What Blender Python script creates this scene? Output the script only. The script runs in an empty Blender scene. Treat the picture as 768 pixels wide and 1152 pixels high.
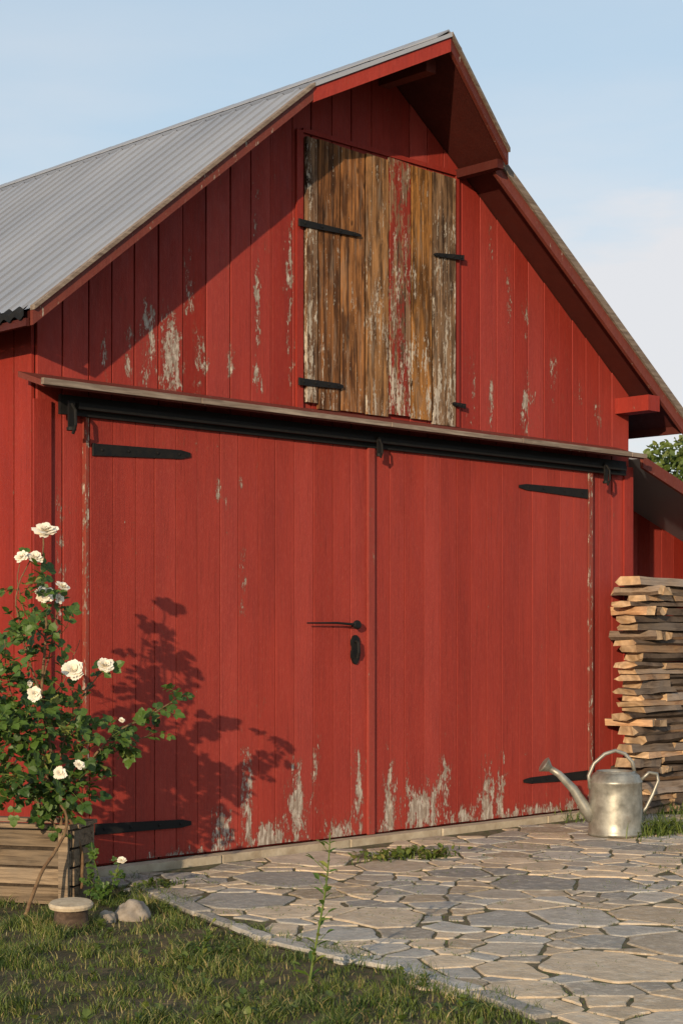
import bpy, math, random
from mathutils import Vector, Matrix, noise
random.seed(7)
R=random.random
def U(a,b): return a+(b-a)*random.random()
scene=bpy.context.scene
COL=scene.collection
# ---------------------------------------------------------------- camera maths
CX,CY,CZ=-6.16,-8.64,1.5
FX,FY=0.697,0.717
F=1895.0
def P(x,y,o=0.0):
    """point on the plane Y=-o (parallel to the facade) seen at photo pixel x,y"""
    r=(x-384)/F
    k=(-o-CY)/(FY-FX*r)
    return Vector((CX+k*(FX+FY*r),-o,CZ+k*(714-y)/F))
def G(x,y,z=0.0):
    k=(CZ-z)*F/(y-714); r=(x-384)/F
    return Vector((CX+k*(FX+FY*r),CY+k*(FY-FX*r),z))
def K(x,y,k):
    r=(x-384)/F
    return Vector((CX+k*(FX+FY*r),CY+k*(FY-FX*r),CZ+k*(714-y)/F))
def proj(p):
    dx,dy=p[0]-CX,p[1]-CY
    k=dx*FX+dy*FY
    X=dx*FY-dy*FX
    if k<0.5: return (-9999,-9999,k)
    return (384+F*X/k,714-(p[2]-CZ)*F/k,k)
# ---------------------------------------------------------------- mesh builder
class MB:
    def __init__(s): s.v=[];s.f=[];s.t=[];s.m=[]
    def face(s,idx,tone=.5,m=0): s.f.append(idx);s.t.append(tone);s.m.append(m)
    def poly(s,pts,tone=.5,m=0):
        b=len(s.v); s.v+= [tuple(p) for p in pts]; s.face(tuple(range(b,b+len(pts))),tone,m)
    def box(s,a,b,tone=.5,m=0):
        x0,y0,z0=a;x1,y1,z1=b
        s.hexa([(x0,y0,z0),(x1,y0,z0),(x1,y1,z0),(x0,y1,z0),(x0,y0,z1),(x1,y0,z1),(x1,y1,z1),(x0,y1,z1)],tone,m)
    def hexa(s,p,tone=.5,m=0):
        b=len(s.v); s.v+=[tuple(q) for q in p]
        for f in ((0,3,2,1),(4,5,6,7),(0,1,5,4),(1,2,6,5),(2,3,7,6),(3,0,4,7)):
            s.face(tuple(b+i for i in f),tone,m)
    def board(s,x0,x1,z0,za,zb,yf,yb,bev=.006,tone=.5,m=0,mat=None,gap=.002):
        """vertical board in the facade plane, chamfered edges. za/zb: top heights at x0/x1"""
        x0+=gap;x1-=gap
        cs=[(x0,yb),(x0,yf+bev),(x0+bev,yf),(x1-bev,yf),(x1,yf+bev),(x1,yb)]
        b=len(s.v)
        for x,y in cs: s.v.append((x,y,z0))
        for x,y in cs:
            q=(x-x0)/(x1-x0); s.v.append((x,y,za+(zb-za)*q))
        if mat:
            for i in range(b,len(s.v)): s.v[i]=tuple(mat@Vector(s.v[i]))
        n=6
        for i in range(n):
            j=(i+1)%n; s.face((b+i,b+j,b+n+j,b+n+i),tone,m)
        s.face(tuple(b+i for i in range(n-1,-1,-1)),tone,m); s.face(tuple(b+n+i for i in range(n)),tone,m)
    def plank(s,p,q,up,side,tone=.5,m=0):
        p=Vector(p);q=Vector(q);up=Vector(up);side=Vector(side)
        s.hexa([p,q,q+side,p+side,p+up,q+up,q+side+up,p+side+up],tone,m)
    def tube(s,path,rad,n=8,tone=.5,m=0,cap=True):
        path=[Vector(p) for p in path]
        if not hasattr(rad,'__len__'): rad=[rad]*len(path)
        b=len(s.v); N=len(path); prev=None
        for i,p in enumerate(path):
            d=(path[min(i+1,N-1)]-path[max(i-1,0)]).normalized()
            if prev is None:
                a=Vector((0,0,1)) if abs(d.z)<.9 else Vector((1,0,0))
                u=d.cross(a).normalized()
            else: u=(prev-d*prev.dot(d)).normalized()
            prev=u; w=d.cross(u)
            for j in range(n):
                an=2*math.pi*j/n
                s.v.append(tuple(p+(u*math.cos(an)+w*math.sin(an))*rad[i]))
        for i in range(N-1):
            for j in range(n):
                k=(j+1)%n
                s.face((b+i*n+j,b+i*n+k,b+(i+1)*n+k,b+(i+1)*n+j),tone,m)
        if cap:
            s.face(tuple(b+j for j in range(n-1,-1,-1)),tone,m)
            s.face(tuple(b+(N-1)*n+j for j in range(n)),tone,m)
    def lathe(s,prof,n=32,c=(0,0,0),tone=.5,m=0):
        b=len(s.v)
        for r,z in prof:
            for j in range(n):
                a=2*math.pi*j/n; s.v.append((c[0]+r*math.cos(a),c[1]+r*math.sin(a),c[2]+z))
        for i in range(len(prof)-1):
            for j in range(n):
                k=(j+1)%n; s.face((b+i*n+j,b+i*n+k,b+(i+1)*n+k,b+(i+1)*n+j),tone,m)
        s.face(tuple(b+j for j in range(n-1,-1,-1)),tone,m)
        s.face(tuple(b+(len(prof)-1)*n+j for j in range(n)),tone,m)
    def build(s,name,mats,parent=None,off=None,smooth=False):
        if off is not None: s.v=[(a[0]-off[0],a[1]-off[1],a[2]-off[2]) for a in s.v]
        me=bpy.data.meshes.new(name); me.from_pydata(s.v,[],s.f)
        at=me.attributes.new('tone','FLOAT','FACE'); at.data.foreach_set('value',s.t)
        if not isinstance(mats,(list,tuple)): mats=[mats]
        for m in mats: me.materials.append(m)
        me.polygons.foreach_set('material_index',s.m)
        if smooth: me.polygons.foreach_set('use_smooth',[True]*len(s.f))
        me.update()
        o=bpy.data.objects.new(name,me); COL.objects.link(o)
        if parent: o.parent=parent
        return o
def tag(o,label=None,cat=None,group=None,kind=None):
    if label:o['label']=label
    if cat:o['category']=cat
    if group:o['group']=group
    if kind:o['kind']=kind
    return o
def thing(name,label,cat,loc=(0,0,0),rz=0,group=None):
    o=bpy.data.objects.new(name,None); COL.objects.link(o); o.location=loc; o.rotation_euler=(0,0,rz)
    return tag(o,label,cat,group)
# ---------------------------------------------------------------- node helper
class NT:
    def __init__(s,name):
        s.mat=bpy.data.materials.new(name); s.mat.use_nodes=True; s.t=s.mat.node_tree; s.t.nodes.clear()
        s.out=s.t.nodes.new('ShaderNodeOutputMaterial'); s.b=s.t.nodes.new('ShaderNodeBsdfPrincipled')
        s.t.links.new(s.b.outputs[0],s.out.inputs[0])
        s.tc=s.t.nodes.new('ShaderNodeTexCoord').outputs['Object']
    def set(s,inp,v):
        if hasattr(v,'is_linked') or isinstance(v,bpy.types.NodeSocket): s.t.links.new(v,inp)
        elif isinstance(v,(tuple,list)) and inp.type=='RGBA' and len(v)==3: inp.default_value=(*v,1)
        else: inp.default_value=v
    def math(s,op,a,b=0.0,c=None,clamp=False):
        n=s.t.nodes.new('ShaderNodeMath'); n.operation=op; n.use_clamp=clamp
        s.set(n.inputs[0],a); s.set(n.inputs[1],b)
        if c is not None: s.set(n.inputs[2],c)
        return n.outputs[0]
    def vmath(s,op,a,b=(0,0,0)):
        n=s.t.nodes.new('ShaderNodeVectorMath'); n.operation=op
        s.set(n.inputs[0],a); s.set(n.inputs[1],b)
        return n.outputs['Value'] if op=='LENGTH' else n.outputs[0]
    def noise(s,scale=(1,1,1),detail=5,rough=.6,off=(0,0,0),dist=0):
        v=s.vmath('MULTIPLY',s.tc,tuple(scale)); v=s.vmath('ADD',v,off)
        n=s.t.nodes.new('ShaderNodeTexNoise'); n.inputs['Scale'].default_value=1; n.inputs['Detail'].default_value=detail
        n.inputs['Roughness'].default_value=rough; n.inputs['Distortion'].default_value=dist
        s.set(n.inputs['Vector'],v); return n.outputs['Fac']
    def ramp(s,f,a,b,v0=0.0,v1=1.0):
        n=s.t.nodes.new('ShaderNodeMapRange'); n.clamp=True
        s.set(n.inputs[0],f); n.inputs[1].default_value=a; n.inputs[2].default_value=b
        n.inputs[3].default_value=v0; n.inputs[4].default_value=v1; return n.outputs[0]
    def mix(s,f,a,b,mode='MIX'):
        n=s.t.nodes.new('ShaderNodeMix'); n.data_type='RGBA'; n.blend_type=mode
        s.set(n.inputs[0],f); s.set(n.inputs[6],a); s.set(n.inputs[7],b); return n.outputs[2]
    def attr(s,name='tone'):
        n=s.t.nodes.new('ShaderNodeAttribute'); n.attribute_name=name; return n.outputs['Fac']
    def bump(s,h,strength=.3,dist=.01):
        n=s.t.nodes.new('ShaderNodeBump'); n.inputs['Strength'].default_value=strength; n.inputs['Distance'].default_value=dist
        s.set(n.inputs['Height'],h); s.set(s.b.inputs['Normal'],n.outputs[0])
    def fin(s,col,rough=.7,metal=0.0,spec=.3):
        s.set(s.b.inputs['Base Color'],col); s.set(s.b.inputs['Roughness'],rough); s.set(s.b.inputs['Metallic'],metal)
        s.set(s.b.inputs['Specular IOR Level'],spec); return s.mat
    def hsv(s,col,val,sat=1.0):
        hs=s.t.nodes.new('ShaderNodeHueSaturation'); s.set(hs.inputs['Color'],col); s.set(hs.inputs['Value'],val); s.set(hs.inputs['Saturation'],sat); return hs.outputs[0]

def paint_mat(name,blobs=(),thr=.66,paint=(.285,.0265,.0155),zlow=0,amp=.30,f1=(19,19,6.5),f2=(75,75,26)):
    m=NT(name)
    A=m.noise(f1,4,.62); B=m.noise(f2,4,.7,(5,3,8))
    base=m.math('MULTIPLY_ADD',m.math('SUBTRACT',B,.5),.80,A)
    acc=None
    for (x,y,rx,rz,st) in blobs:
        c=P(x,y,.05); sx=P(x+rx,y,.05).x-c.x; sz=abs(P(x,y-rz,.05).z-c.z)
        v=m.vmath('SUBTRACT',m.tc,(c.x,0,c.z)); v=m.vmath('MULTIPLY',v,(1/sx,0,1/sz))
        d=m.vmath('LENGTH',v); d=m.math('SUBTRACT',1.25,d,clamp=True); d=m.math('MULTIPLY',d,st)
        acc=d if acc is None else m.math('MAXIMUM',acc,d)
    val=base
    if acc is not None: val=m.math('MULTIPLY_ADD',acc,amp,val)
    big=m.noise((.9,.9,.6),2,.5,(3,1,2))
    val=m.math('MULTIPLY_ADD',m.math('SUBTRACT',big,.5),.18,val)
    if zlow:
        sep=m.t.nodes.new('ShaderNodeSeparateXYZ'); m.set(sep.inputs[0],m.tc)
        val=m.math('ADD',val,m.ramp(sep.outputs[2],zlow,0.05,0,.13))
    peel=m.ramp(val,thr,thr+.07)
    edge=m.ramp(val,thr-.11,thr)
    grain=m.noise((75,75,3),4,.7)
    tone=m.attr()
    p2=(paint[0]*.76,paint[1]*.76,paint[2]*.85); p3=(paint[0]*1.2,paint[1]*2.0,paint[2]*2.2)
    col=m.mix(m.ramp(m.noise((5,5,.9),5,.65,(7,2,9)),.3,.7),p2,paint)
    col=m.mix(m.ramp(B,.5,.8,0,.5),col,p3)
    col=m.mix(m.ramp(grain,.52,.75,0,.4),col,(.08,.012,.008))
    col=m.hsv(col,m.ramp(tone,0,1,.78,1.2),m.ramp(tone,0,1,1.02,.95))
    col=m.mix(m.math('MULTIPLY',edge,.5),col,(.15,.05,.033))
    wood=m.mix(m.ramp(grain,.35,.65),(.16,.125,.095),(.36,.31,.255))
    wood=m.mix(m.ramp(m.noise((40,40,14),4,.7,(4,4,4)),.47,.62,0,.8),wood,(.52,.475,.41))
    col=m.mix(m.math('MULTIPLY',peel,.92),col,wood)
    h=m.math('MULTIPLY_ADD',peel,-.5,grain)
    h=m.math('ADD',h,m.noise((200,200,90),2,.6))
    m.bump(h,.5,.004)
    return m.fin(col,m.ramp(A,.3,.7,.55,.78),0,.22)

wall_blobs=[(170,385,13,60,1.05),(195,395,17,62,1.25),(228,405,11,42,1.0),(292,330,6,75,1.0),(292,425,7,38,1.1),(329,310,7,125,1.15),(347,380,5,100,.9),(595,455,9,48,1.25),
 (595,355,6,30,.95),(555,455,5,35,.95),(575,330,5,60,.9),(675,470,6,35,.95),(70,640,7,110,.7),(262,400,6,45,.95),(148,400,6,40,.95),(535,440,4,50,.8),(215,330,6,60,.8),(330,420,5,35,1),(625,420,5,45,.8),(290,245,5,40,.75),(120,400,5,30,.75),(555,270,5,40,.7),(655,450,4,30,.8)]
door_blobs=[(243,555,8,20,1.0),(254,566,7,16,1.05),(268,545,5,12,1.05),(272,650,6,65,.75),(247,935,14,38,1.1),(275,895,10,75,1.05),(330,900,15,62,1.2),(352,870,9,60,1.05),(300,942,28,22,1.0),
 (400,880,10,75,1.05),(437,895,12,66,1.25),(472,908,32,38,1.25),(497,890,11,58,1.2),(544,895,12,52,1.15),(560,885,8,52,.95),(380,936,24,22,.95),(200,965,50,12,.8),(600,914,45,12,.85),(640,908,16,20,.8),(520,922,25,18,1.0),(455,870,5,55,.85),(220,500,30,14,.55)]
M={}
M['wall']=paint_mat('red_barn_paint',wall_blobs,thr=.785)
M['door']=paint_mat('red_door_paint',door_blobs,thr=.82,paint=(.300,.031,.018),zlow=.40,amp=.32)
M['red']=paint_mat('red_paint_plain',(),thr=.80)
M['darkred']=paint_mat('weathered_brown_red_board',(),thr=.70,paint=(.16,.034,.022))
M['trim']=paint_mat('worn_red_trim',(),thr=.72,paint=(.25,.032,.02),f1=(26,26,8))
M['jamb']=paint_mat('worn_pale_jamb',(),thr=.58,paint=(.23,.035,.02),f1=(26,26,8))
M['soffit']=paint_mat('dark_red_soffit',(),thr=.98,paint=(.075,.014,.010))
def hay_mat(name,dk,lt,pale,red,seed):
    m=NT(name); s_=seed*3.7
    g=m.noise((38,38,1.3),7,.72,(s_,0,s_),.4); g2=m.noise((13,13,2.2),5,.7,(5,s_,5))
    col=m.mix(m.ramp(g,.36,.64),dk,lt)
    col=m.mix(m.ramp(g2,.47,.60,0,.85),col,tuple(a*.55 for a in dk))
    col=m.mix(m.ramp(m.noise((22,22,2.6),5,.7,(1,s_,1)),.52,.66,0,.5),col,(.24,.18,.13))
    kn=m.ramp(m.noise((9,9,4.5),2,.5,(s_,s_,0)),.70,.76); col=m.mix(kn,col,(.02,.009,.004))
    crack=m.noise((80,80,.8),3,.5,(s_,7,0)); ck=m.ramp(crack,.62,.67); col=m.mix(m.math('MULTIPLY',ck,.8),col,(.014,.007,.004))
    B=m.math('MULTIPLY_ADD',m.math('SUBTRACT',m.noise((80,80,20),4,.7,(s_,2,2)),.5),.8,m.noise((24,24,3.2),5,.65,(8,8,s_)))
    rp=m.ramp(B,red,red+.05); col=m.mix(rp,col,m.mix(m.ramp(g,.3,.7),(.13,.016,.010),(.27,.032,.018)))
    B2=m.math('MULTIPLY_ADD',m.math('SUBTRACT',m.noise((85,85,24),4,.7,(1,s_,9)),.5),.8,m.noise((22,22,3.2),5,.65,(s_,4,6)))
    sep=m.t.nodes.new('ShaderNodeSeparateXYZ'); m.set(sep.inputs[0],m.tc)
    B2=m.math('ADD',B2,m.ramp(sep.outputs[2],4.6,3.15,-.03,.07))
    pk=m.ramp(B2,pale,pale+.06); col=m.mix(m.math('MULTIPLY',pk,.92),col,m.mix(m.ramp(g,.3,.7),(.30,.24,.18),(.58,.52,.43)))
    m.bump(m.math('MULTIPLY_ADD',ck,-1.5,m.math('MULTIPLY_ADD',pk,.25,g)),.9,.008)
    return m.fin(col,.8,0,.2)
HM=[hay_mat('hay_plank_%s'%n,*a) for n,a in zip(('pale_edge','dark_brown','rust_brown','tan','red','golden','grey_brown'),
 [((.07,.03,.015),(.26,.15,.08),.54,.9,1),((.055,.022,.009),(.28,.115,.038),.66,.95,2),((.085,.032,.012),(.42,.18,.058),.68,.95,3),((.09,.042,.018),(.44,.22,.085),.61,.80,4),((.10,.05,.028),(.30,.17,.09),.58,.47,5),((.10,.040,.010),(.48,.215,.058),.62,.95,6),((.065,.036,.020),(.32,.185,.095),.58,.95,7)])]
def wood_mat(name,c0,c1,c2,sc=(8,60,60),b=.5):
    m=NT(name); g=m.noise(sc,6,.65,dist=.4); n=m.noise((5,5,5),4,.6,(3,3,3))
    col=m.mix(m.ramp(g,.32,.68),c0,c1); col=m.mix(m.ramp(n,.4,.7,0,.7),col,c2)
    col=m.hsv(col,m.ramp(m.attr(),0,1,.5,1.35))
    m.bump(g,b,.006); return m.fin(col,.82,0,.2)
M['greywood']=wood_mat('grey_weathered_wood',(.10,.07,.055),(.30,.245,.195),(.17,.12,.09),(3,45,45))
M['crate']=wood_mat('crate_wood',(.05,.034,.022),(.27,.195,.125),(.17,.135,.10),(4,45,60),1)
M['logwood']=wood_mat('split_log_wood',(.20,.10,.05),(.50,.31,.17),(.28,.20,.14),(4,50,50),1)
M['logdark']=wood_mat('old_split_log_wood',(.08,.055,.04),(.27,.20,.145),(.20,.165,.14),(4,50,50),1)
M['bark']=wood_mat('log_bark',(.03,.02,.015),(.12,.08,.055),(.15,.11,.08),(10,28,28),1)
M['cut']=wood_mat('pale_cut_wood',(.36,.28,.19),(.56,.47,.34),(.44,.36,.26),(30,30,30),.4)
def endgrain():
    m=NT('log_end_grain'); w=m.t.nodes.new('ShaderNodeTexWave'); w.wave_type='RINGS'; w.rings_direction='SPHERICAL'; w.inputs['Scale'].default_value=14; w.inputs['Distortion'].default_value=3
    m.set(w.inputs['Vector'],m.tc); col=m.mix(w.outputs['Fac'],(.40,.26,.14),(.58,.40,.24)); col=m.mix(m.ramp(m.noise((9,9,9)),.4,.7,0,.8),col,(.22,.16,.11))
    col=m.hsv(col,m.ramp(m.attr(),0,1,.6,1.15))
    m.bump(m.noise((60,60,60)),.5,.005); return m.fin(col,.85,0,.2)
M['end']=endgrain()
def metal(name,c0,c1,met=.6,r=.5,sc=(6,6,6),rust=0,spec=.5):
    m=NT(name); n=m.noise(sc,5,.65); col=m.mix(m.ramp(n,.3,.7),c0,c1)
    if rust:
        col=m.mix(m.ramp(m.noise((9,9,9),6,.7,(4,4,4)),.56,.72,0,rust),col,(.16,.11,.07))
    col=m.hsv(col,m.ramp(m.attr(),0,1,.7,1.3))
    m.bump(m.noise((40,40,40),3),.12,.003); return m.fin(col,m.ramp(n,.3,.7,r-.08,r+.12),met,spec)
M['roof']=metal('galvanised_roof',(.225,.24,.275),(.27,.285,.32),.15,.55,(1.2,1.2,1.2),.05,.3)
M['iron']=metal('black_iron',(.004,.004,.0045),(.012,.011,.010),0,.65,(20,20,20),0,.22)
M['can']=metal('galvanised_can',(.17,.165,.14),(.38,.37,.325),.55,.42,(10,10,10),.5)
def simple(name,c0,c1,sc,rough=.85,b=.3,det=6,c2=None,bd=.01):
    m=NT(name); n=m.noise((sc,sc,sc),det,.65); col=m.mix(m.ramp(n,.32,.68),c0,c1)
    if c2: col=m.mix(m.ramp(m.noise((sc*3.3,)*3,5,.6,(9,1,4)),.5,.65),col,c2)
    m.bump(m.noise((sc*5,)*3,4,.6),b,bd); return m.fin(col,rough,0,.2)
M['concrete']=simple('concrete_sill',(.28,.22,.15),(.46,.39,.29),6,b=.4)
M['soil']=simple('dark_soil',(.025,.018,.012),(.07,.05,.035),20,b=.8)
M['rock']=simple('field_stone',(.17,.14,.11),(.36,.31,.26),9,b=.5)
M['dark']=simple('dark_backing',(.012,.006,.005),(.02,.008,.006),5)
M['ground']=simple('grassy_ground',(.05,.042,.022),(.12,.09,.05),3.5,b=.8,c2=(.05,.06,.018),bd=.02)
M['joint']=simple('joint_soil',(.07,.06,.033),(.17,.14,.09),5,b=.9,c2=(.055,.075,.022),bd=.01)
def stone():
    m=NT('flagstone'); t=m.attr()
    n=m.noise((6,6,6),6,.68); col=m.mix(m.ramp(t,.30,.70),(.355,.335,.30),(.52,.40,.27))
    f=m.math('FRACT',m.math('MULTIPLY',t,7.3))
    col=m.hsv(col,m.ramp(f,0,1,.62,1.28))
    col=m.mix(m.ramp(n,.38,.68,0,.55),col,(.23,.19,.145))
    col=m.mix(m.ramp(m.noise((21,21,21),5,.72,(3,3,3)),.50,.68,0,.55),col,(.60,.53,.43))
    col=m.mix(m.ramp(m.noise((3,3,3),5,.72,(6,1,3)),.57,.70,0,.45),col,(.12,.11,.055))
    h=m.math('MULTIPLY_ADD',m.noise((50,50,50),4,.65),.5,m.noise((9,9,9),5,.65,(2,2,2)))
    m.bump(h,.75,.014); return m.fin(col,.8,0,.2)
M['stone']=stone()
def leafmat(name,c0,c1,c2,tr=.25):
    m=NT(name); t=m.attr(); col=m.mix(m.ramp(t,0,.6),c0,c1); col=m.mix(m.ramp(t,.75,1),col,c2)
    m.fin(col,.5,0,.4)
    tl=m.t.nodes.new('ShaderNodeBsdfTranslucent'); m.set(tl.inputs[0],col); mx=m.t.nodes.new('ShaderNodeMixShader'); mx.inputs[0].default_value=tr
    m.t.links.new(m.b.outputs[0],mx.inputs[1]); m.t.links.new(tl.outputs[0],mx.inputs[2]); m.t.links.new(mx.outputs[0],m.out.inputs[0]); return m.mat
M['leaf']=leafmat('rose_leaf',(.026,.064,.011),(.075,.135,.020),(.20,.21,.04))
M['grass']=leafmat('grass_blade',(.035,.070,.012),(.115,.150,.028),(.36,.28,.12),.25)
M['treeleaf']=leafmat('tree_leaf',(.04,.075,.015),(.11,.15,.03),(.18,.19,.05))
M['petal']=leafmat('cream_petal',(.76,.68,.54),(.86,.81,.70),(.86,.78,.60),.2)
M['stem']=simple('rose_stem',(.10,.055,.03),(.20,.13,.07),30)
M['greenstem']=simple('green_stem',(.07,.11,.025),(.13,.17,.04),30)

# ================================================================ BARN
XL,XR=-.36,5.64
PROF=[(-.66,3.375),(1.56,5.165),(2.64,5.70),(3.50,5.10),(6.02,3.34)]
def ptop(x):
    for (a,za),(b,zb) in zip(PROF,PROF[1:]):
        if x<=b: return za+(zb-za)*(x-a)/(b-a)
    a,za=PROF[-2];b,zb=PROF[-1]; return za+(zb-za)*(x-a)/(b-a)
barn=thing('barn','weathered red wooden barn with double doors, hay loft door and corrugated metal roof','barn')
DEEP=12.0
w=MB()
x=XL
while x<XR-.01:
    nx=min(x+U(.175,.215),XR)
    if XR-nx<.08: nx=XR
    brk=[q for q,_ in PROF if x+.01<q<nx-.01]
    tn=min(1,max(0,random.gauss(.5,.2)))
    yf=-.020-U(0,.006)
    if brk:
        w.board(x,brk[0],.05,ptop(x)-.06,ptop(brk[0])-.06,yf,0,bev=.002,tone=tn,gap=.0); w.board(brk[0],nx,.05,ptop(brk[0])-.06,ptop(nx)-.06,yf,0,bev=.002,tone=tn,gap=.0)
    else: w.board(x,nx,.05,ptop(x)-.06,ptop(nx)-.06,yf,0,bev=.002,tone=tn,gap=.0045)
    x=nx
front=w.build('front_wall',M['wall'],barn)
def gable(s,Y0,Y1):
    xs=[XL+.01]+[q for q,_ in PROF[1:-1]]+[XR-.01]
    a=[(q,Y0,0) for q in (xs[0],xs[-1])]+[(q,Y0,ptop(q)-.07) for q in reversed(xs)]
    b=[(p[0],Y1,p[2]) for p in a]
    k=len(s.v); n=len(a); s.v+=a+b; s.face(tuple(range(k,k+n))); s.face(tuple(range(k+2*n-1,k+n-1,-1)))
    for i in range(n): j=(i+1)%n; s.face((k+i,k+n+i,k+n+j,k+j))
s=MB(); gable(s,.003,.05); s.build('wall_backing',M['dark'],barn)
s=MB(); gable(s,DEEP-.05,DEEP); s.build('back_wall',M['red'],barn)
def side(xp,sgn,name,mat):
    s=MB(); y=0.0
    Mx=Matrix(((0,sgn*1,0,xp),(1,0,0,0),(0,0,1,0),(0,0,0,1)))
    while y<DEEP-.01:
        ny=min(y+U(.18,.22),DEEP)
        s.board(y,ny,.05,ptop(xp)-.07,ptop(xp)-.07,-.022-U(0,.004),0,bev=.002,tone=R(),mat=Mx,gap=.0045); y=ny
    return s.build(name,mat,barn)
side(XL,1,'side_wall',M['red']); side(XR,-1,'side_wall',M['red'])
b=MB(); b.box((XL+.001,.055,0),(XL+.05,DEEP-.06,ptop(XL)-.08)); b.build('inner_lining',M['dark'],barn)
b=MB(); b.box((XR-.05,.055,0),(XR-.001,DEEP-.06,ptop(XR)-.08)); b.build('inner_lining',M['dark'],barn)
c=MB(); c.box((XL-.035,-.045,.03),(XL+.09,-.029,2.93),.4); c.build('corner_board',M['red'],barn)
c=MB(); c.box((XR-.09,-.045,.03),(XR+.035,-.029,2.93),.5); c.build('corner_board',M['red'],barn)
c=MB(); c.box((XL-.05,-.10,-.05),(XR+.05,DEEP,.045)); c.build('foundation',M['concrete'],barn)
c=MB()
xx=-.18
while xx<5.45:
    n=min(xx+U(.9,1.3),5.5); c.board(xx,n,.0,.058,.058,-.20-U(0,.01),-.101,bev=.01,tone=R(),gap=.002); xx=n
c.build('door_sill',M['concrete'],barn)
# roof --------------------------------------------------------------
FR=[(.40,.40),(.40,.66),(.66,.46),(.34,.32)]
roof=MB(); pitch=.165
PRO=[(0,0),(.66,0),(.69,1),(.84,1),(.87,0)]
def corr(i):
    (xa,za),(xb,zb)=PROF[i],PROF[i+1]; fa,fb=-FR[i][0],-FR[i][1]
    d=Vector((xb-xa,0,zb-za)).normalized(); nrm=Vector((-d.z,0,d.x))
    y0=min(fa,fb); prev=None; base=-.75
    ys=[(y0,0,0,.5)]
    for c in range(int((DEEP+1.2)/pitch)):
        for j,(u,hh) in enumerate(PRO):
            yy=base+(c+u)*pitch
            if yy>y0+.001: ys.append((yy,hh,c,j))
    for yy,hh,c,j in ys:
        a0,b0=0.0,1.0
        if yy<fa and fa!=fb: a0=(fa-yy)/(fa-fb)
        if yy<fb and fa!=fb: b0=1-(fb-yy)/(fb-fa)
        off=nrm*(.014+.012*hh)
        p=Vector((xa+(xb-xa)*a0,yy,za+(zb-za)*a0))+off; q=Vector((xa+(xb-xa)*b0,yy,za+(zb-za)*b0))+off
        roof.v+=[tuple(p),tuple(q)]; k=len(roof.v)
        if prev is not None:
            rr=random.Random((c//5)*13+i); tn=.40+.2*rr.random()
            if j==2: tn-=.35  # front flank of each rib toned darker: shade painted in so the ribs read
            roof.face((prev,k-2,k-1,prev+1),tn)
        prev=k-2
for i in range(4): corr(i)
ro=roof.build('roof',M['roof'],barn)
# wavy lower edge of the sheets along the left eave
ew=MB(); y=-.40; prev=None
while y<DEEP:
    z0=3.355+.012*math.sin(2*math.pi*y/.11); xo=-.705
    ew.v+=[(xo,y,z0+.018),(xo,y,z0-.022),(xo+.035,y,z0+.045)]; k=len(ew.v)
    if prev is not None:
        ew.face((prev,k-3,k-2,prev+1),.4); ew.face((prev,prev+2,k-1,k-3),.5)
    prev=k-3; y+=.0138
ew.build('eave_flashing',M['iron'],ro)
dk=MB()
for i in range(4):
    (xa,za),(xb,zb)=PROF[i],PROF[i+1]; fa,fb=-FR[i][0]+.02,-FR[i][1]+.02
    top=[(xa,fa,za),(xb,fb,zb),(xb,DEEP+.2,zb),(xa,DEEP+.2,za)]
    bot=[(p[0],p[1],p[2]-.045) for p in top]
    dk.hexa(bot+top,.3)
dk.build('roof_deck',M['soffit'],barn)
rc=MB()
for k in range(1,40):
    y0=-.67+(k-1)*.33; z=5.705
    rc.hexa([(2.52,y0,z-.03),(2.64,y0,z+.045),(2.64,y0+.332,z+.043),(2.52,y0+.332,z-.032),(2.52,y0,z-.018),(2.64,y0,z+.057),(2.64,y0+.332,z+.055),(2.52,y0+.332,z-.02)],.5)
    rc.hexa([(2.64,y0,z+.045),(2.78,y0,z-.055),(2.78,y0+.332,z-.057),(2.64,y0+.332,z+.043),(2.64,y0,z+.057),(2.78,y0,z-.043),(2.78,y0+.332,z-.045),(2.64,y0+.332,z+.055)],.5)
rc.build('ridge_cap',M['roof'],ro)
def barge(i,up,dn,tone,mat,th=.03,name='barge_board'):
    q=MB(); (xa,za),(xb,zb)=PROF[i],PROF[i+1]
    a=Vector((xa,-FR[i][0],za-dn)); b_=Vector((xb,-FR[i][1],zb-dn))
    q.plank(a,b_,(0,0,up+dn),(0,-th,0),tone); return q.build(name,mat,barn)
barge(0,0,.085,.5,M['darkred']); barge(1,0,.10,.45,M['red']); barge(2,0,.085,.2,M['darkred']); barge(3,0,.135,.7,M['darkred'])
barge(0,.030,-.003,.6,M['greywood'],th=.05,name='rake_cap'); barge(2,.035,-.003,.6,M['greywood'],th=.05,name='rake_cap'); barge(3,.040,.035,.45,M['greywood'],th=.05,name='rake_cap')
barge(1,.032,-.003,.7,M['roof'],th=.045,name='rake_cap')
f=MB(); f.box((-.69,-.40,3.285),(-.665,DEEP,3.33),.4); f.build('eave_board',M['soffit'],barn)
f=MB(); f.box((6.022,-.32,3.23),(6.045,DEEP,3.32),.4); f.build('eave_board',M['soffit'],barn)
def beam(x0,x1,z0,z1,y0,tone=.5,mt='red'):
    q=MB(); q.box((x0,y0,z0),(x1,-.028,z1),tone); q.build('beam_end',M[mt],barn)
beam(5.44,5.60,3.37,3.50,-.37,.4,'red'); beam(2.59,2.69,5.50,5.60,-.50,.3,'darkred'); beam(3.42,3.49,4.985,5.05,-.45,.3,'soffit')
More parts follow.
